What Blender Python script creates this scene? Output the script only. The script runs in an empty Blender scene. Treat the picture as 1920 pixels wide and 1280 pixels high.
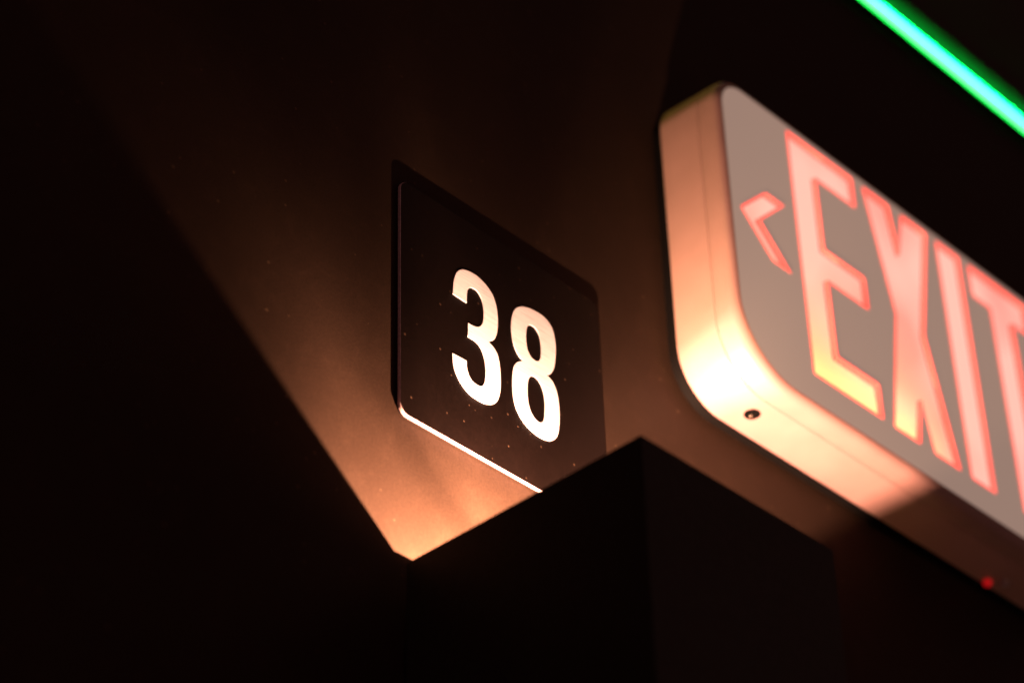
import bpy, math, random
from mathutils import Vector, Matrix

# ------------------------------------------------------------------ camera, world, exposure
sc = bpy.context.scene
COL = sc.collection
cam_d = bpy.data.cameras.new("camera")
cam = bpy.data.objects.new("camera", cam_d)
COL.objects.link(cam)
R = Vector((0.69155920, -0.72190370, -0.02451367))
U = Vector((-0.41920576, -0.42875962, 0.80026978))
F = Vector((0.58822819, 0.54315766, 0.59913885))
m = Matrix((R, U, -F)).transposed().to_4x4()
m.translation = Vector((-0.5929310, -0.6116689, -0.6022489))
cam.matrix_world = m
cam_d.sensor_width = 36
cam_d.lens = 4910.035 / 1920 * 36
cam_d.clip_start = 0.01
cam_d.clip_end = 100
cam_d.dof.use_dof = True
cam_d.dof.focus_distance = 1.085
cam_d.dof.aperture_fstop = 5.8
sc.camera = cam

w = bpy.data.worlds.new("World")
sc.world = w
w.use_nodes = True
bg = w.node_tree.nodes["Background"]
bg.inputs[0].default_value = (1.0, 0.46, 0.40, 1)      # dim warm light of the dark room
bg.inputs[1].default_value = 0.095
sc.view_settings.view_transform = 'Standard'
sc.view_settings.look = 'None'
sc.view_settings.exposure = 0
sc.view_settings.gamma = 1
sc.cycles.use_denoising = True
sc.cycles.max_bounces = 8
sc.cycles.sample_clamp_indirect = 4.0

LAMP_POS = (0.058, -0.050, -0.1128)
LAMP_COL = (1.0, 0.56, 0.33)
LAMP_POWER = 14.0

# ------------------------------------------------------------------ helpers
def link(name, me, mats, parent=None):
    for mt in mats:
        me.materials.append(mt)
    o = bpy.data.objects.new(name, me)
    COL.objects.link(o)
    if parent:
        o.parent = parent
    return o

def world_parent(o, parent):
    o.parent = parent
    o.matrix_parent_inverse = parent.matrix_world.inverted()

def thing(name, label, cat, loc):
    o = bpy.data.objects.new(name, None)
    COL.objects.link(o)
    o.empty_display_size = 0.02
    o.location = loc
    bpy.context.view_layer.update()
    o['label'] = label
    o['category'] = cat
    return o

def part(name, verts, faces, mats, parent=None, mi=None, smooth=True, auto=35):
    me = bpy.data.meshes.new(name)
    me.from_pydata([tuple(v) for v in verts], [], faces)
    me.update()
    if mi:
        me.polygons.foreach_set('material_index', mi)
    o = link(name, me, mats)
    if parent:
        world_parent(o, parent)
    if smooth:
        me.polygons.foreach_set('use_smooth', [True] * len(me.polygons))
        me.set_sharp_from_angle(angle=math.radians(auto))
    return o

def rrect(x0, x1, z0, z1, r, n=10, rb=None):
    rb = r if rb is None else rb                       # lower corners may have a radius of their own
    pts = []
    for cx, cz, a0, r in ((x1 - r, z1 - r, 0, r), (x0 + r, z1 - r, 90, r), (x0 + rb, z0 + rb, 180, rb), (x1 - rb, z0 + rb, 270, rb)):
        for i in range(n + 1):
            a = math.radians(a0 + 90 * i / n)
            pts.append((cx + r * math.cos(a), cz + r * math.sin(a)))
    return pts

def loft_rr(x0, x1, z0, z1, r, rings, cap0=False, cap1=False, n=10):
    """rings: (y, inset). Returns verts, faces (sides first, then caps)."""
    V, Fc, N = [], [], 4 * (n + 1)
    for ring_ in rings:
        y, ins = ring_[:2]
        rb = ring_[2] if len(ring_) > 2 else max(r - ins, 1e-4)
        V += [(x, y, z) for x, z in rrect(x0 + ins, x1 - ins, z0 + ins, z1 - ins, max(r - ins, 1e-4), n, rb)]
    for k in range(len(rings) - 1):
        for i in range(N):
            j = (i + 1) % N
            Fc.append((k * N + i, k * N + j, (k + 1) * N + j, (k + 1) * N + i))
    if cap0:
        Fc.append(tuple(range(N - 1, -1, -1)))
    if cap1:
        b = (len(rings) - 1) * N
        Fc.append(tuple(range(b, b + N)))
    return V, Fc

def box_vf(x0, x1, y0, y1, z0, z1):
    V = [(x, y, z) for x in (x0, x1) for y in (y0, y1) for z in (z0, z1)]
    Fc = [(0, 1, 3, 2), (4, 6, 7, 5), (0, 4, 5, 1), (2, 3, 7, 6), (0, 2, 6, 4), (1, 5, 7, 3)]
    return V, Fc

def bevel_box(name, b, mat, parent, w=0.0006):
    import bmesh
    bm = bmesh.new()
    V, Fc = box_vf(*b)
    vs = [bm.verts.new(v) for v in V]
    for f in Fc:
        bm.faces.new([vs[i] for i in f])
    bmesh.ops.bevel(bm, geom=list(bm.edges), offset=w, segments=2, affect='EDGES', profile=0.6)
    bmesh.ops.recalc_face_normals(bm, faces=bm.faces)
    me = bpy.data.meshes.new(name)
    bm.to_mesh(me); bm.free()
    o = link(name, me, [mat])
    if parent:
        world_parent(o, parent)
    return o

def cyl_between(name, p, axis, r, h, mat, parent, n=24, r2=None):
    """capped, slightly bevelled cylinder starting at p going along axis"""
    ax = Vector(axis).normalized()
    a = ax.orthogonal().normalized(); b = ax.cross(a)
    r2 = r if r2 is None else r2
    prof = [(0, r * 0.96), (h * 0.08, r), (h * 0.9, r2), (h, r2 * 0.88)]
    V, Fc = [], []
    for t, rr in prof:
        for i in range(n):
            an = 2 * math.pi * i / n
            V.append(tuple(Vector(p) + ax * t + a * rr * math.cos(an) + b * rr * math.sin(an)))
    for k in range(len(prof) - 1):
        for i in range(n):
            j = (i + 1) % n
            Fc.append((k * n + i, k * n + j, (k + 1) * n + j, (k + 1) * n + i))
    Fc.append(tuple(range(n - 1, -1, -1)))
    Fc.append(tuple(range((len(prof) - 1) * n, len(prof) * n)))
    return part(name, V, Fc, [mat], parent)

def filled(name, loops, y_back, y_front, mats, parent, bev=0.0, off=0.0):
    """flat shape with holes, given as (x,z) loops, solid between y_back and y_front (y_front nearer the room)"""
    cu = bpy.data.curves.new(name, 'CURVE')
    cu.dimensions = '2D'; cu.fill_mode = 'BOTH'
    t = abs(y_back - y_front) / 2
    cu.extrude = t - bev
    cu.bevel_depth = bev; cu.bevel_resolution = 1
    cu.offset = -bev - off
    for L in loops:
        s = cu.splines.new('POLY')
        s.points.add(len(L) - 1)
        for p, (x, z) in zip(s.points, L):
            p.co = (x, z, 0, 1)
        s.use_cyclic_u = True
    tmp = bpy.data.objects.new(name, cu)
    COL.objects.link(tmp)
    dg = bpy.context.evaluated_depsgraph_get()
    me = bpy.data.meshes.new_from_object(tmp.evaluated_get(dg))
    bpy.data.objects.remove(tmp)
    bpy.data.curves.remove(cu)
    yc = (y_back + y_front) / 2
    for v in me.vertices:
        x, z, d = v.co
        v.co = (x, yc - d, z)
    me.materials.clear()
    me.update()
    o = link(name, me, mats)
    o.data.name = name
    if parent:
        world_parent(o, parent)
    return o

def catmull(pts, step=5):
    """closed smooth outline; third value 1 marks a sharp corner"""
    n = len(pts)
    out = []
    for i in range(n):
        p0, p1, p2, p3 = pts[(i - 1) % n], pts[i], pts[(i + 1) % n], pts[(i + 2) % n]
        c1, c2 = p1[2], p2[2]
        for k in range(step):
            t = k / step
            m1 = ((p2[0] - p0[0]) / 2, (p2[1] - p0[1]) / 2) if not c1 else ((p2[0] - p1[0]), (p2[1] - p1[1]))
            m2 = ((p3[0] - p1[0]) / 2, (p3[1] - p1[1]) / 2) if not c2 else ((p2[0] - p1[0]), (p2[1] - p1[1]))
            h00 = 2 * t**3 - 3 * t**2 + 1; h10 = t**3 - 2 * t**2 + t
            h01 = -2 * t**3 + 3 * t**2; h11 = t**3 - t**2
            out.append(tuple((h00 * p1[a] + h10 * m1[a] + h01 * p2[a] + h11 * m2[a]) * 1e-3 for a in (0, 1)))
    return out

def area2(L):
    return sum(L[i][0] * L[(i + 1) % len(L)][1] - L[(i + 1) % len(L)][0] * L[i][1] for i in range(len(L)))

def inset_poly(L, d):
    """mitred inset of a simple polygon by d"""
    s = 1 if area2(L) > 0 else -1
    out, n = [], len(L)
    for i in range(n):
        p, q, r_ = Vector(L[i - 1]), Vector(L[i]), Vector(L[(i + 1) % n])
        e1, e2 = (q - p).normalized(), (r_ - q).normalized()
        n1, n2 = Vector((-e1.y, e1.x)) * s, Vector((-e2.y, e2.x)) * s
        b = (n1 + n2)
        k = d / max(0.25, (1 + n1.dot(n2)))
        out.append(tuple(q + b * k))
    return out

def round_poly(L, r, n=4):
    out, N = [], len(L)
    for i in range(N):
        p, q, s = Vector(L[i - 1]), Vector(L[i]), Vector(L[(i + 1) % N])
        a, b = (p - q), (s - q)
        k = min(r, a.length * 0.4, b.length * 0.4)
        A, B = q + a.normalized() * k, q + b.normalized() * k
        for j in range(n + 1):
            t = j / n
            out.append(tuple(A * (1 - t)**2 + q * 2 * t * (1 - t) + B * t * t))
    return out

# ------------------------------------------------------------------ materials
def mat(name):
    mt = bpy.data.materials.new(name)
    mt.use_nodes = True
    nt = mt.node_tree
    return mt, nt, nt.nodes['Principled BSDF']

def N(nt, t, **kw):
    n = nt.nodes.new(t)
    for k, v in kw.items():
        if k in n.inputs.keys():
            n.inputs[k].default_value = v
        else:
            setattr(n, k, v)
    return n

def coords(nt):
    return N(nt, 'ShaderNodeNewGeometry').outputs['Position']

def ramp(nt, src, stops):
    r = N(nt, 'ShaderNodeValToRGB')
    e = r.color_ramp.elements
    while len(e) < len(stops):
        e.new(0.5)
    for el, (p, c) in zip(e, stops):
        el.position = p
        el.color = c if len(c) == 4 else (*c, 1)
    nt.links.new(src, r.inputs[0])
    return r.outputs[0]

def mixc(nt, fac, a, b, blend='MIX'):
    x = N(nt, 'ShaderNodeMix', data_type='RGBA', blend_type=blend)
    for k, v in ((0, fac), (6, a), (7, b)):
        if isinstance(v, bpy.types.NodeSocket):
            nt.links.new(v, x.inputs[k])
        else:
            x.inputs[k].default_value = v if k == 0 else (*v, 1)
    return x.outputs[2]

def specks(nt, pos, scale, size, keep):
    """sparse dust specks: a few Voronoi cells out of many carry a small dot"""
    v = N(nt, 'ShaderNodeTexVoronoi', Scale=scale, Randomness=1.0)
    nt.links.new(pos, v.inputs['Vector'])
    s = N(nt, 'ShaderNodeSeparateColor'); nt.links.new(v.outputs['Color'], s.inputs[0])
    sz = N(nt, 'ShaderNodeMath', operation='MULTIPLY'); sz.inputs[1].default_value = size * 1.25
    nt.links.new(s.outputs[2], sz.inputs[0])
    d = N(nt, 'ShaderNodeMath', operation='LESS_THAN')
    nt.links.new(v.outputs['Distance'], d.inputs[0]); nt.links.new(sz.outputs[0], d.inputs[1])
    g = N(nt, 'ShaderNodeMath', operation='GREATER_THAN'); g.inputs[1].default_value = keep
    nt.links.new(s.outputs[0], g.inputs[0])
    mlt = N(nt, 'ShaderNodeMath', operation='MULTIPLY')
    nt.links.new(d.outputs[0], mlt.inputs[0]); nt.links.new(g.outputs[0], mlt.inputs[1])
    m2 = N(nt, 'ShaderNodeMath', operation='MULTIPLY')
    nt.links.new(mlt.outputs[0], m2.inputs[0]); nt.links.new(s.outputs[1], m2.inputs[1])
    return m2.outputs[0]

def dusty(name, base, dust, rough, bump=0.15, blotch=0.25, spec=0.4, fine=900, speck_scale=260):
    mt, nt, b = mat(name)
    pos = coords(nt)
    n1 = N(nt, 'ShaderNodeTexNoise', Scale=22.0, Detail=5.0, Roughness=0.6); nt.links.new(pos, n1.inputs['Vector'])
    c = ramp(nt, n1.outputs[0], [(0.3, tuple(x * (1 - blotch) for x in base)), (0.7, tuple(x * (1 + blotch) for x in base))])
    n2 = N(nt, 'ShaderNodeTexNoise', Scale=float(fine), Detail=3.0, Roughness=0.7); nt.links.new(pos, n2.inputs['Vector'])
    c = mixc(nt, 0.16, c, ramp(nt, n2.outputs[0], [(0.35, (0, 0, 0)), (0.7, tuple(min(1, 2.4 * x) for x in base))]))
    s1 = specks(nt, pos, speck_scale, 0.17, 0.77)
    s2 = specks(nt, pos, speck_scale * 0.38, 0.075, 0.80)
    mx = N(nt, 'ShaderNodeMath', operation='MAXIMUM'); nt.links.new(s1, mx.inputs[0]); nt.links.new(s2, mx.inputs[1])
    n3 = N(nt, 'ShaderNodeTexNoise', Scale=75.0, Detail=6.0, Roughness=0.75, Distortion=0.6); nt.links.new(pos, n3.inputs['Vector'])
    sm = ramp(nt, n3.outputs[0], [(0.50, (0, 0, 0)), (0.80, (0.17, 0.17, 0.17))])     # faint greasy, dusty smudges
    c = mixc(nt, sm, c, tuple(x * 3.0 for x in base))
    c = mixc(nt, mx.outputs[0], c, dust)
    nt.links.new(c, b.inputs['Base Color'])
    b.inputs['Roughness'].default_value = rough
    b.inputs['Specular IOR Level'].default_value = spec
    bp = N(nt, 'ShaderNodeBump', Strength=bump, Distance=0.0002)
    nt.links.new(n2.outputs[0], bp.inputs['Height'])
    nt.links.new(bp.outputs[0], b.inputs['Normal'])
    return mt

def plain(name, base, rough=0.5, metal=0.0, spec=0.5, var=0.08, scale=60.0):
    mt, nt, b = mat(name)
    n1 = N(nt, 'ShaderNodeTexNoise', Scale=scale, Detail=4.0); nt.links.new(coords(nt), n1.inputs['Vector'])
    c = ramp(nt, n1.outputs[0], [(0.3, tuple(x * (1 - var) for x in base)), (0.7, tuple(min(1, x * (1 + var)) for x in base))])
    nt.links.new(c, b.inputs['Base Color'])
    b.inputs['Roughness'].default_value = rough
    b.inputs['Metallic'].default_value = metal
    b.inputs['Specular IOR Level'].default_value = spec
    return mt

def glow(name, col, strength, base=(0.05, 0.05, 0.05)):
    mt, nt, b = mat(name)
    b.inputs['Base Color'].default_value = (*base, 1)
    b.inputs['Emission Color'].default_value = (*col, 1)
    b.inputs['Emission Strength'].default_value = strength
    b.inputs['Roughness'].default_value = 0.5
    return mt

M_wall = dusty('dark_brown_wall_paint', (0.0208, 0.0109, 0.0075), (0.062, 0.036, 0.023), 0.6, bump=0.2, blotch=0.08, spec=0.06)
M_plate = dusty('black_acrylic', (0.0036, 0.0017, 0.0014), (0.13, 0.07, 0.045), 0.5, bump=0.03, blotch=0.2, spec=0.07, fine=500, speck_scale=300)
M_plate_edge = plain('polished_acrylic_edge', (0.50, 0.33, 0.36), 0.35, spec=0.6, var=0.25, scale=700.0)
M_backing = plain('black_backing', (0.012, 0.006, 0.006), 0.6, spec=0.2)
M_sconce = plain('black_powder_coat', (0.020, 0.0155, 0.012), 0.6, spec=0.15, var=0.2, scale=300.0)
M_sconce_in = plain('black_inner_coat', (0.02, 0.014, 0.012), 0.8, spec=0.1)
M_black = plain('matt_black_plastic', (0.0025, 0.0018, 0.0018), 0.8, spec=0.05)
M_steel = plain('dark_screw_steel', (0.10, 0.07, 0.06), 0.4, metal=1.0)

def brushed():
    mt, nt, b = mat('brushed_aluminium')
    pos = coords(nt)
    mp = N(nt, 'ShaderNodeMapping'); mp.inputs['Scale'].default_value = (60, 60, 2600); mp.inputs['Rotation'].default_value = (0, math.radians(-12), 0)
    nt.links.new(pos, mp.inputs['Vector'])
    n = N(nt, 'ShaderNodeTexNoise', Scale=1.0, Detail=4.0, Roughness=0.7); nt.links.new(mp.outputs[0], n.inputs['Vector'])
    c = ramp(nt, n.outputs[0], [(0.34, (0.72, 0.64, 0.72)), (0.52, (0.94, 0.86, 0.95)), (0.7, (0.97, 0.90, 0.98))])
    nt.links.new(c, b.inputs['Base Color'])
    b.inputs['Roughness'].default_value = 0.75
    b.inputs['Metallic'].default_value = 0.25
    bp = N(nt, 'ShaderNodeBump', Strength=0.5, Distance=0.0001)
    nt.links.new(n.outputs[0], bp.inputs['Height']); nt.links.new(bp.outputs[0], b.inputs['Normal'])
    return mt
M_digit = brushed()

def housing():
    """thin off-white plastic shell that lets some light through"""
    mt, nt, b = mat('off_white_plastic')
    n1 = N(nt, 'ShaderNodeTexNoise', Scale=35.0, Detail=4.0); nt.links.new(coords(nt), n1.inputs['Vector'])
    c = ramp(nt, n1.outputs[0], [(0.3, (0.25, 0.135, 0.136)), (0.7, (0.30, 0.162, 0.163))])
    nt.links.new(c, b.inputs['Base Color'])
    b.inputs['Roughness'].default_value = 0.42
    b.inputs['Specular IOR Level'].default_value = 0.4
    tr = N(nt, 'ShaderNodeBsdfTranslucent'); tr.inputs[0].default_value = (0.95, 0.80, 0.45, 1)
    ms = N(nt, 'ShaderNodeMixShader'); ms.inputs[0].default_value = 0.05
    out = nt.nodes['Material Output']
    nt.links.new(b.outputs[0], ms.inputs[1]); nt.links.new(tr.outputs[0], ms.inputs[2])
    nt.links.new(ms.outputs[0], out.inputs[0])
    return mt
M_housing = housing()
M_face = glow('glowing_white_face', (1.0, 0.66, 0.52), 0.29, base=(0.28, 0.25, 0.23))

def lens(name, emit, strength, trans, tf=0.75):
    mt, nt, b = mat(name)
    nt.nodes.remove(b)
    tr = N(nt, 'ShaderNodeBsdfTranslucent'); tr.inputs[0].default_value = (*trans, 1)
    df = N(nt, 'ShaderNodeBsdfDiffuse'); df.inputs[0].default_value = (0.5, 0.16, 0.12, 1)
    ms = N(nt, 'ShaderNodeMixShader'); ms.inputs[0].default_value = tf
    nt.links.new(df.outputs[0], ms.inputs[1]); nt.links.new(tr.outputs[0], ms.inputs[2])
    em = N(nt, 'ShaderNodeEmission'); em.inputs[1].default_value = strength
    # uneven rows of diodes behind the diffuser
    nz = N(nt, 'ShaderNodeTexNoise', Scale=16.0, Detail=1.0); nt.links.new(coords(nt), nz.inputs['Vector'])
    nt.links.new(ramp(nt, nz.outputs[0], [(0.34, (emit[0], emit[1] * 0.62, emit[2] * 0.62)), (0.58, emit)]), em.inputs[0])
    ad = N(nt, 'ShaderNodeAddShader')
    nt.links.new(ms.outputs[0], ad.inputs[0]); nt.links.new(em.outputs[0], ad.inputs[1])
    nt.links.new(ad.outputs[0], nt.nodes['Material Output'].inputs[0])
    return mt
M_lens = lens('red_diffuser', (1.0, 0.40, 0.40), 1.0, (1.0, 0.85, 0.30), 0.4)
M_rim = lens('red_diffuser_edge', (1.0, 0.17, 0.135), 1.0, (1.0, 0.25, 0.15), 0.4)

# ------------------------------------------------------------------ wall (one sheet, real thickness)
V, Fc = box_vf(-1.6, 2.2, 0.0, 0.12, -1.4, 1.7)
wall = part('wall', V, Fc, [M_wall], smooth=False)
wall['kind'] = 'structure'

# ------------------------------------------------------------------ wall lamp (open-topped square box)
SX0, SX1, SY0, SY1, SZ0, SZ1, TH = 0.0032, 0.1138, -0.1225, -0.003, -0.245, -0.0692, 0.0022
lamp = thing('wall_lamp', 'black square open-topped box lamp throwing light up the wall under the number plate', 'wall lamp',
             ((SX0 + SX1) / 2, 0, SZ0))
def sconce_shell():
    V, Fc, mi = [], [], []
    def ring(ins, z):
        b = len(V)
        V.extend([(SX0 + ins, SY0 + ins, z), (SX1 - ins, SY0 + ins, z), (SX1 - ins, SY1 - ins, z), (SX0 + ins, SY1 - ins, z)])
        return b
    e = 0.0004
    rs = [ring(0, SZ0), ring(0, SZ1 - e), ring(e, SZ1), ring(TH, SZ1), ring(TH, SZ0 + 0.06)]
    for k in range(len(rs) - 1):
        for i in range(4):
            j = (i + 1) % 4
            Fc.append((rs[k] + i, rs[k] + j, rs[k + 1] + j, rs[k + 1] + i)); mi.append(1 if k == 3 else 0)
    Fc.append((rs[0] + 3, rs[0] + 2, rs[0] + 1, rs[0])); mi.append(0)
    Fc.append(tuple(rs[4] + i for i in range(4))); mi.append(1)
    return part('housing', V, Fc, [M_sconce, M_sconce_in], lamp, mi, smooth=False)
sconce_shell()
bevel_box('mounting_bracket', (0.030, 0.085, -0.0029, -0.0001, -0.22, -0.10), M_black, lamp)
cyl_between('socket', (LAMP_POS[0], LAMP_POS[1], SZ0 + 0.0605), (0, 0, 1), 0.012, 0.055, M_black, lamp)
cyl_between('bulb', (LAMP_POS[0], LAMP_POS[1], SZ0 + 0.116), (0, 0, 1), 0.005, LAMP_POS[2] - 0.0035 - (SZ0 + 0.116),
            glow('hot_bulb', LAMP_COL, 6.0), lamp, r2=0.004)
ld = bpy.data.lights.new('lamp_light', 'POINT')
ld.energy = LAMP_POWER
ld.color = LAMP_COL
ld.shadow_soft_size = 0.0022
ld.use_nodes = True
def shaped_beam(nt):
    """lamp spread shaped by eye to get the wanted falloff: strongest low over the rim, weaker straight up, a little stronger to the right"""
    em = nt.nodes['Emission']
    tc = nt.nodes.new('ShaderNodeTexCoord')
    sp = nt.nodes.new('ShaderNodeSeparateXYZ')
    nt.links.new(tc.outputs['Normal'], sp.inputs[0])
    def fl(src, xs):
        r = nt.nodes.new('ShaderNodeFloatCurve')
        c = r.mapping.curves[0]
        while len(c.points) < len(xs):
            c.points.new(0.5, 0.5)
        for p, (x, y) in zip(c.points, xs):
            p.location = (x, y)
            p.handle_type = 'AUTO'
        r.mapping.update()
        nt.links.new(src, r.inputs['Value'])
        return r.outputs[0]
    def op(o, x, y):
        n = nt.nodes.new('ShaderNodeMath'); n.operation = o
        for k, v in enumerate((x, y)):
            if isinstance(v, bpy.types.NodeSocket):
                nt.links.new(v, n.inputs[k])
            else:
                n.inputs[k].default_value = v
        return n.outputs[0]
    el = op('DIVIDE', op('ARCSINE', sp.outputs[2], 0.0), math.pi / 2)          # 0 level .. 1 straight up
    az = op('ADD', op('DIVIDE', op('ARCTAN2', sp.outputs[0], sp.outputs[1]), 2 * math.pi), 0.5)
    D = 1 / 360
    g = fl(el, [(x / 90, y) for x, y in ((0, .95), (36, .95), (41, .85), (48, .72), (54, .45), (60, .19), (64, .10), (68, .052), (72, .036), (76, .030), (80, .015), (90, .008))])
    h = fl(az, [(x * D + .5, y / 2) for x, y in ((-180, .5), (-80, .03), (-75, .07), (-69, .24), (-63, .66), (-60, .85), (-54, 1.0), (-47, 1.25), (-38, 1.4), (-22, 1.65), (0, 1.7), (45, 1.4), (62, 1.6), (180, .5))])
    le = fl(el, [(x / 90, y / 2) for x, y in ((0, 0), (44, 0), (50, .12), (56, .45), (62, 1.15), (67, .84), (72, .55), (76, .30), (79, .10), (84, .04), (90, .02))])
    la = fl(az, [(x * D + .5, y) for x, y in ((-180, 0), (-64, 0), (-52, .10), (-43, .36), (-34, .6), (-22, .85), (-8, 1.0), (8, .96), (30, .68), (48, .57), (62, .55), (180, 0))])
    gr = fl(el, [(x / 90, y / 10) for x, y in ((0, 1.0), (36, 1.0), (44, 1.15), (52, 1.15), (60, 1.4), (66, .95), (71, .55), (75, .28), (79, .15), (90, .08))])
    mr = nt.nodes.new('ShaderNodeMapRange'); mr.interpolation_type = 'SMOOTHSTEP'
    mr.inputs[1].default_value = 62 * D + .5; mr.inputs[2].default_value = 73 * D + .5
    nt.links.new(az, mr.inputs[0])
    gh = op('ADD', op('MULTIPLY', op('MULTIPLY', g, h), 0.2), op('MULTIPLY', op('MULTIPLY', le, la), 0.2))
    val = op('ADD', gh, op('MULTIPLY', op('SUBTRACT', gr, gh), mr.outputs[0]))
    nt.links.new(op('MULTIPLY', val, 10 * 2.6), em.inputs['Strength'])
shaped_beam(ld.node_tree)
lo = bpy.data.objects.new('lamp_light', ld)
COL.objects.link(lo)
lo.location = LAMP_POS
world_parent(lo, lamp)

# ------------------------------------------------------------------ number plate
PW, PZ0, PZ1, PR = 0.1246, 0.0, 0.1212, 0.0050
plate = thing('number_plate', 'dark square wall plate reading 38 in pale metal figures above the box lamp', 'number plate', (PW / 2, 0, 0))
V, Fc = loft_rr(0.0002, PW - 0.0002, 0.0002, PZ1 - 0.0002, PR, [(-0.0001, 0), (-0.0011, 0)], cap0=True, cap1=True)
part('backing', V, Fc, [M_backing], plate)
V, Fc = loft_rr(0, PW, PZ0, PZ1, PR, [(-0.00111, 0.0), (-0.0024, 0.0), (-0.0026, 0.0002)], cap0=True, cap1=True)
part('face_sheet', V, Fc, [M_plate, M_plate_edge], plate, [1] * (len(Fc) - 2) + [0, 0])
D3 = [(30.37, 75.37, 1), (30.63, 80.33, 0), (31.42, 84.8, 0), (33.11, 88.99, 0), (36.07, 91.85, 0), (40.21, 93.33, 0), (45.71, 93.51, 0), (50.74, 91.78, 0), (54.82, 88.69, 0), (57.0, 84.17, 0), (57.93, 78.18, 0), (57.75, 72.45, 0), (56.97, 68.03, 0), (55.21, 64.23, 0), (52.03, 61.53, 1), (55.35, 59.86, 0), (57.55, 56.81, 0), (58.56, 51.42, 0), (58.8, 44.5, 0), (58.35, 38.83, 0), (56.83, 33.82, 0), (54.76, 30.79, 0), (51.74, 28.75, 0), (48.14, 27.57, 0), (43.25, 27.42, 0), (38.84, 28.26, 0), (34.49, 31.03, 0), (31.49, 34.85, 0), (29.88, 39.02, 0), (29.44, 44.34, 1), (38.3, 44.75, 1), (38.49, 41.13, 0), (39.49, 38.01, 0), (41.23, 36.13, 0), (43.88, 35.39, 0), (46.57, 35.98, 0), (48.14, 37.93, 0), (48.84, 40.61, 0), (49.23, 45.08, 0), (48.97, 49.24, 0), (48.33, 52.27, 0), (46.79, 55.4, 0), (43.94, 57.22, 0), (39.01, 57.38, 1), (39.17, 65.21, 1), (42.32, 65.22, 0), (45.51, 66.2, 0), (47.38, 68.14, 0), (48.45, 70.71, 0), (48.92, 74.97, 0), (48.75, 78.91, 0), (47.74, 82.4, 0), (45.51, 84.84, 0), (42.95, 85.15, 0), (40.93, 84.2, 0), (39.61, 82.27, 0), (39.1, 79.32, 0), (39.01, 75.01, 1)]
D8 = [(72.22, 91.4, 0), (69.01, 88.6, 0), (66.88, 84.19, 0), (65.92, 78.4, 0), (66.19, 72.89, 0), (67.31, 67.85, 0), (69.42, 64.55, 0), (72.31, 62.29, 1), (68.97, 59.77, 0), (66.81, 56.44, 0), (65.7, 51.14, 0), (65.53, 44.0, 0), (66.17, 38.87, 0), (67.75, 34.63, 0), (70.63, 30.87, 0), (74.83, 28.31, 0), (80.28, 26.88, 0), (84.91, 27.04, 0), (88.68, 28.25, 0), (92.1, 31.21, 0), (94.0, 35.48, 0), (95.02, 42.23, 0), (95.16, 48.6, 0), (94.53, 54.63, 0), (93.02, 58.66, 0), (90.97, 61.21, 0), (88.0, 62.51, 1), (90.46, 64.32, 0), (92.54, 67.88, 0), (93.73, 72.7, 0), (94.47, 79.59, 0), (94.17, 85.17, 0), (92.69, 90.15, 0), (89.93, 92.81, 0), (86.14, 94.1, 0), (80.69, 94.07, 0), (76.08, 93.15, 0)]
C1 = [(78.08, 84.21, 0), (76.49, 82.38, 0), (75.7, 79.12, 0), (75.51, 74.56, 0), (76.18, 70.06, 0), (78.04, 67.41, 0), (80.92, 66.74, 0), (82.75, 67.6, 0), (84.0, 70.1, 0), (84.58, 74.44, 0), (84.41, 79.23, 0), (83.24, 82.69, 0), (80.94, 84.5, 0)]
C2 = [(78.34, 56.87, 0), (76.38, 54.6, 0), (75.47, 50.59, 0), (75.24, 44.97, 0), (76.04, 39.9, 0), (77.94, 36.56, 0), (80.64, 35.02, 0), (82.98, 35.31, 0), (84.56, 37.49, 0), (85.34, 42.17, 0), (85.61, 47.8, 0), (84.97, 52.21, 0), (83.25, 55.71, 0), (80.88, 57.29, 0)]
d3 = filled('figure_three', [catmull(D3)], -0.0026, -0.0030, [M_digit], plate, 0.0001, 0.00018)
d8 = filled('figure_eight', [catmull(D8), catmull(C1), catmull(C2)], -0.0026, -0.0030, [M_digit], plate, 0.0001, 0.00018)

# ------------------------------------------------------------------ exit sign
EX0, EX1, EZ0, EZ1, ER = 0.1750, 0.4975, 0.0937, 0.2772, 0.023
FY = -0.0417
sign = thing('exit_sign', 'off-white box sign with glowing red EXIT letters and arrow beside the number plate', 'exit sign',
             ((EX0 + EX1) / 2, 0, EZ0))
V, Fc = loft_rr(EX0 + .0016, EX1 - .0016, EZ0 + .0016, EZ1 - .0016, ER, [(-0.0002, 0.0, 0.027), (-0.0060, 0.0, 0.027)], cap0=True, cap1=True)
part('mounting_plate', V, Fc, [M_black], sign)
V, Fc = loft_rr(EX0, EX1, EZ0, EZ1, ER, [(-0.0062, 0.0012, 0.027), (-0.0064, 0.0002, 0.028), (-0.0075, 0.0, 0.028), (-0.0288, 0.0006, 0.032), (-0.0294, 0.0008, 0.032), (-0.0296, 0.0013, 0.032)], n=16)
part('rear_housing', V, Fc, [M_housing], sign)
rings = [(-0.0297, 0.0013, 0.032), (-0.0298, 0.0009, 0.032), (-0.0304, 0.0006, 0.032), (-0.0360, 0.0009, 0.034)]
BR = 0.0046
for i in range(0, 8):
    a = math.radians(90 * i / 8)
    rings.append((FY + BR - BR * math.sin(a), 0.0010 + BR - BR * math.cos(a), 0.035 + 0.002 * i / 8))
rings.append((FY, 0.0010 + BR, 0.037))
V, Fc = loft_rr(EX0, EX1, EZ0, EZ1, ER, rings, n=16)
part('front_cover', V, Fc, [M_housing], sign)

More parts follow.
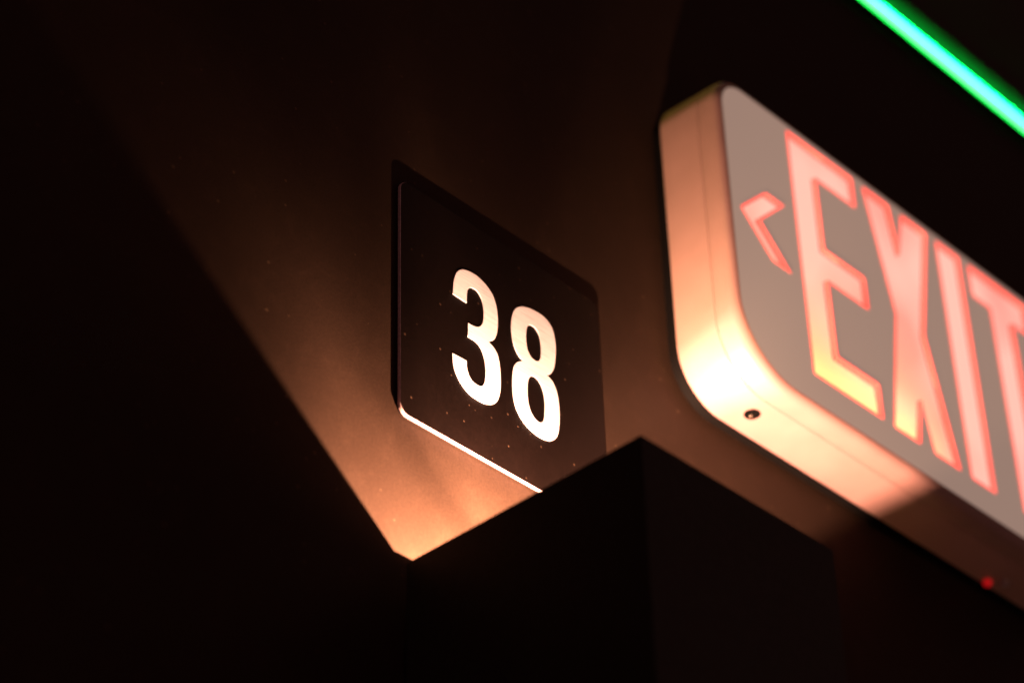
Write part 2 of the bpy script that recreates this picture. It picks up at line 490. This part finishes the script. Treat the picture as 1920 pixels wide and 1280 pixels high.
zt, zb = 0.2682, 0.1162
x0, xs, x1 = 0.2316, 0.2534, 0.2861
glyphs = {
 'letter_e': [(x0, zb), (x1, zb), (x1, 0.1377), (xs, 0.1377), (xs, 0.1823), (x1 - .0003, 0.1823), (x1 - .0003, 0.2032), (xs, 0.2032), (xs, 0.2478), (x1, 0.2478), (x1, zt), (x0, zt)],
 'letter_x': [(0.2936, zb), (0.3158, zb), (0.3214, 0.1450), (0.3266, zb), (0.3492, zb), (0.3336, 0.1915), (0.3502, zt), (0.3268, zt), (0.3208, 0.2386), (0.3166, zt), (0.2936, zt), (0.3088, 0.1930)],
 'letter_i': [(0.3572, zb), (0.3789, zb), (0.3789, zt), (0.3572, zt)],
 'letter_t': [(0.4025, zb), (0.4242, zb), (0.4242, 0.2465), (0.4405, 0.2465), (0.4405, zt), (0.3862, zt), (0.3862, 0.2465), (0.4025, 0.2465)],
 'left_arrow': [(0.1867, 0.1920), (0.2085, 0.1706), (0.2237, 0.1706), (0.2022, 0.1920), (0.2237, 0.2134), (0.2085, 0.2134)],
 'right_arrow': [(0.4858, 0.1920), (0.4640, 0.2134), (0.4488, 0.2134), (0.4703, 0.1920), (0.4488, 0.1706), (0.4640, 0.1706)],
}
RIMW, LD = 0.0014, 0.0024
outs = {k: round_poly(g, 0.0022) for k, g in glyphs.items()}
ins = {k: round_poly(inset_poly(g, RIMW), 0.0014) for k, g in glyphs.items()}
face_out = rrect(EX0 + 0.0010 + BR, EX1 - 0.0010 - BR, EZ0 + 0.0010 + BR, EZ1 - 0.0010 - BR, ER - 0.0010 - BR, 16, 0.037)
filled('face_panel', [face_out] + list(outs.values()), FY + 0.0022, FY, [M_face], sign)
for k in glyphs:
    base = filled(k, [ins[k]], FY + LD + 0.0006, FY + LD, [M_lens], sign)
    rim = filled(k.split('_')[1] + '_rim' if k.startswith('letter') else 'arrow_rim', [outs[k], ins[k]], FY + LD + 0.0006, FY - 0.0001, [M_rim], None)
    rim.name = 'glowing_edge'
    world_parent(rim, base)

# added amber fill light inside the hollow box, yellowing the letter bottoms from behind
al = bpy.data.lights.new('added_amber_fill', 'AREA')
al.shape = 'RECTANGLE'; al.size = 0.13; al.size_y = 0.012
al.energy = 0.42; al.color = (1.0, 0.74, 0.12)
ao = bpy.data.objects.new('added_amber_fill', al); COL.objects.link(ao)
ao.location = (0.262, -0.024, 0.102); ao.rotation_euler = (math.radians(180 - 12), 0, 0)
world_parent(ao, sign)
cyl_between('screw', (0.2114, -0.0183, EZ0 + 0.0012), (0, 0, -1), 0.0016, 0.0021, M_steel, sign)
cyl_between('screw_hole', (0.2105, -0.0195, EZ0 + 0.0010), (0, 0, -1), 0.0040, 0.0012, M_black, sign)
cyl_between('indicator_lamp', (0.4105, -0.0095, EZ0 + 0.0010), (0, 0, -1), 0.0022, 0.0034, glow('red_indicator', (1.0, 0.008, 0.012), 0.34), sign)
cyl_between('test_button', (0.4175, -0.0150, EZ0 + 0.0010), (0, 0, -1), 0.0024, 0.0028, plain('clear_button', (0.5, 0.4, 0.38), 0.3), sign)

# ------------------------------------------------------------------ green light strip
GX0, GX1 = -0.7, 1.8
strip = thing('light_strip', 'thin glowing green neon strip running along the wall above the exit sign', 'light strip', ((GX0 + GX1) / 2, 0, 0.486))
V, Fc = box_vf(GX0, GX1, -0.0056, -0.0001, 0.4823, 0.4842)
bevel_box('lower_flange', (GX0, GX1, -0.0056, -0.0002, 0.4820, 0.4840), M_black, strip, 0.0003)
bevel_box('added_glow_lip', (GX0, GX1, -0.0016, -0.0001, 0.4969, 0.5215), plain('green_glow_tint', (0.008, 0.20, 0.08), 0.7, spec=0.05), strip, 0.0003)  # added lip to catch the strip's glow; green of that glow is in its colour
def strip_profile(name, prof, mt):
    V, Fc, n = [], [], len(prof)
    for x in (GX0, GX1):
        V += [(x, y, z) for y, z in prof]
    for i in range(n):
        j = (i + 1) % n
        Fc.append((i, j, n + j, n + i))
    Fc.append(tuple(range(n - 1, -1, -1))); Fc.append(tuple(range(n, 2 * n)))
    return part(name, V, Fc, [mt], strip)
strip_profile('diffuser', [(-0.0003, 0.4842), (-0.0046, 0.4843), (-0.0050, 0.4855), (-0.0050, 0.4942), (-0.0042, 0.4955), (-0.0003, 0.4962)],
              glow('green_diffuser', (0.0, 1.0, 0.075), 4.5))
strip_profile('added_top_emitter', [(-0.0003, 0.4963), (-0.0040, 0.4959), (-0.0040, 0.4966), (-0.0003, 0.4968)], glow('green_added_emitter', (0.0, 1.0, 0.14), 120.0))  # hidden emitter, added to throw green light onto the lip above
strip_profile('bright_core', [(-0.0049, 0.4875), (-0.0054, 0.4879), (-0.0056, 0.4900), (-0.0054, 0.4922), (-0.0049, 0.4926)],
              glow('bright_green_core', (0.42, 1.0, 0.80), 1.7))
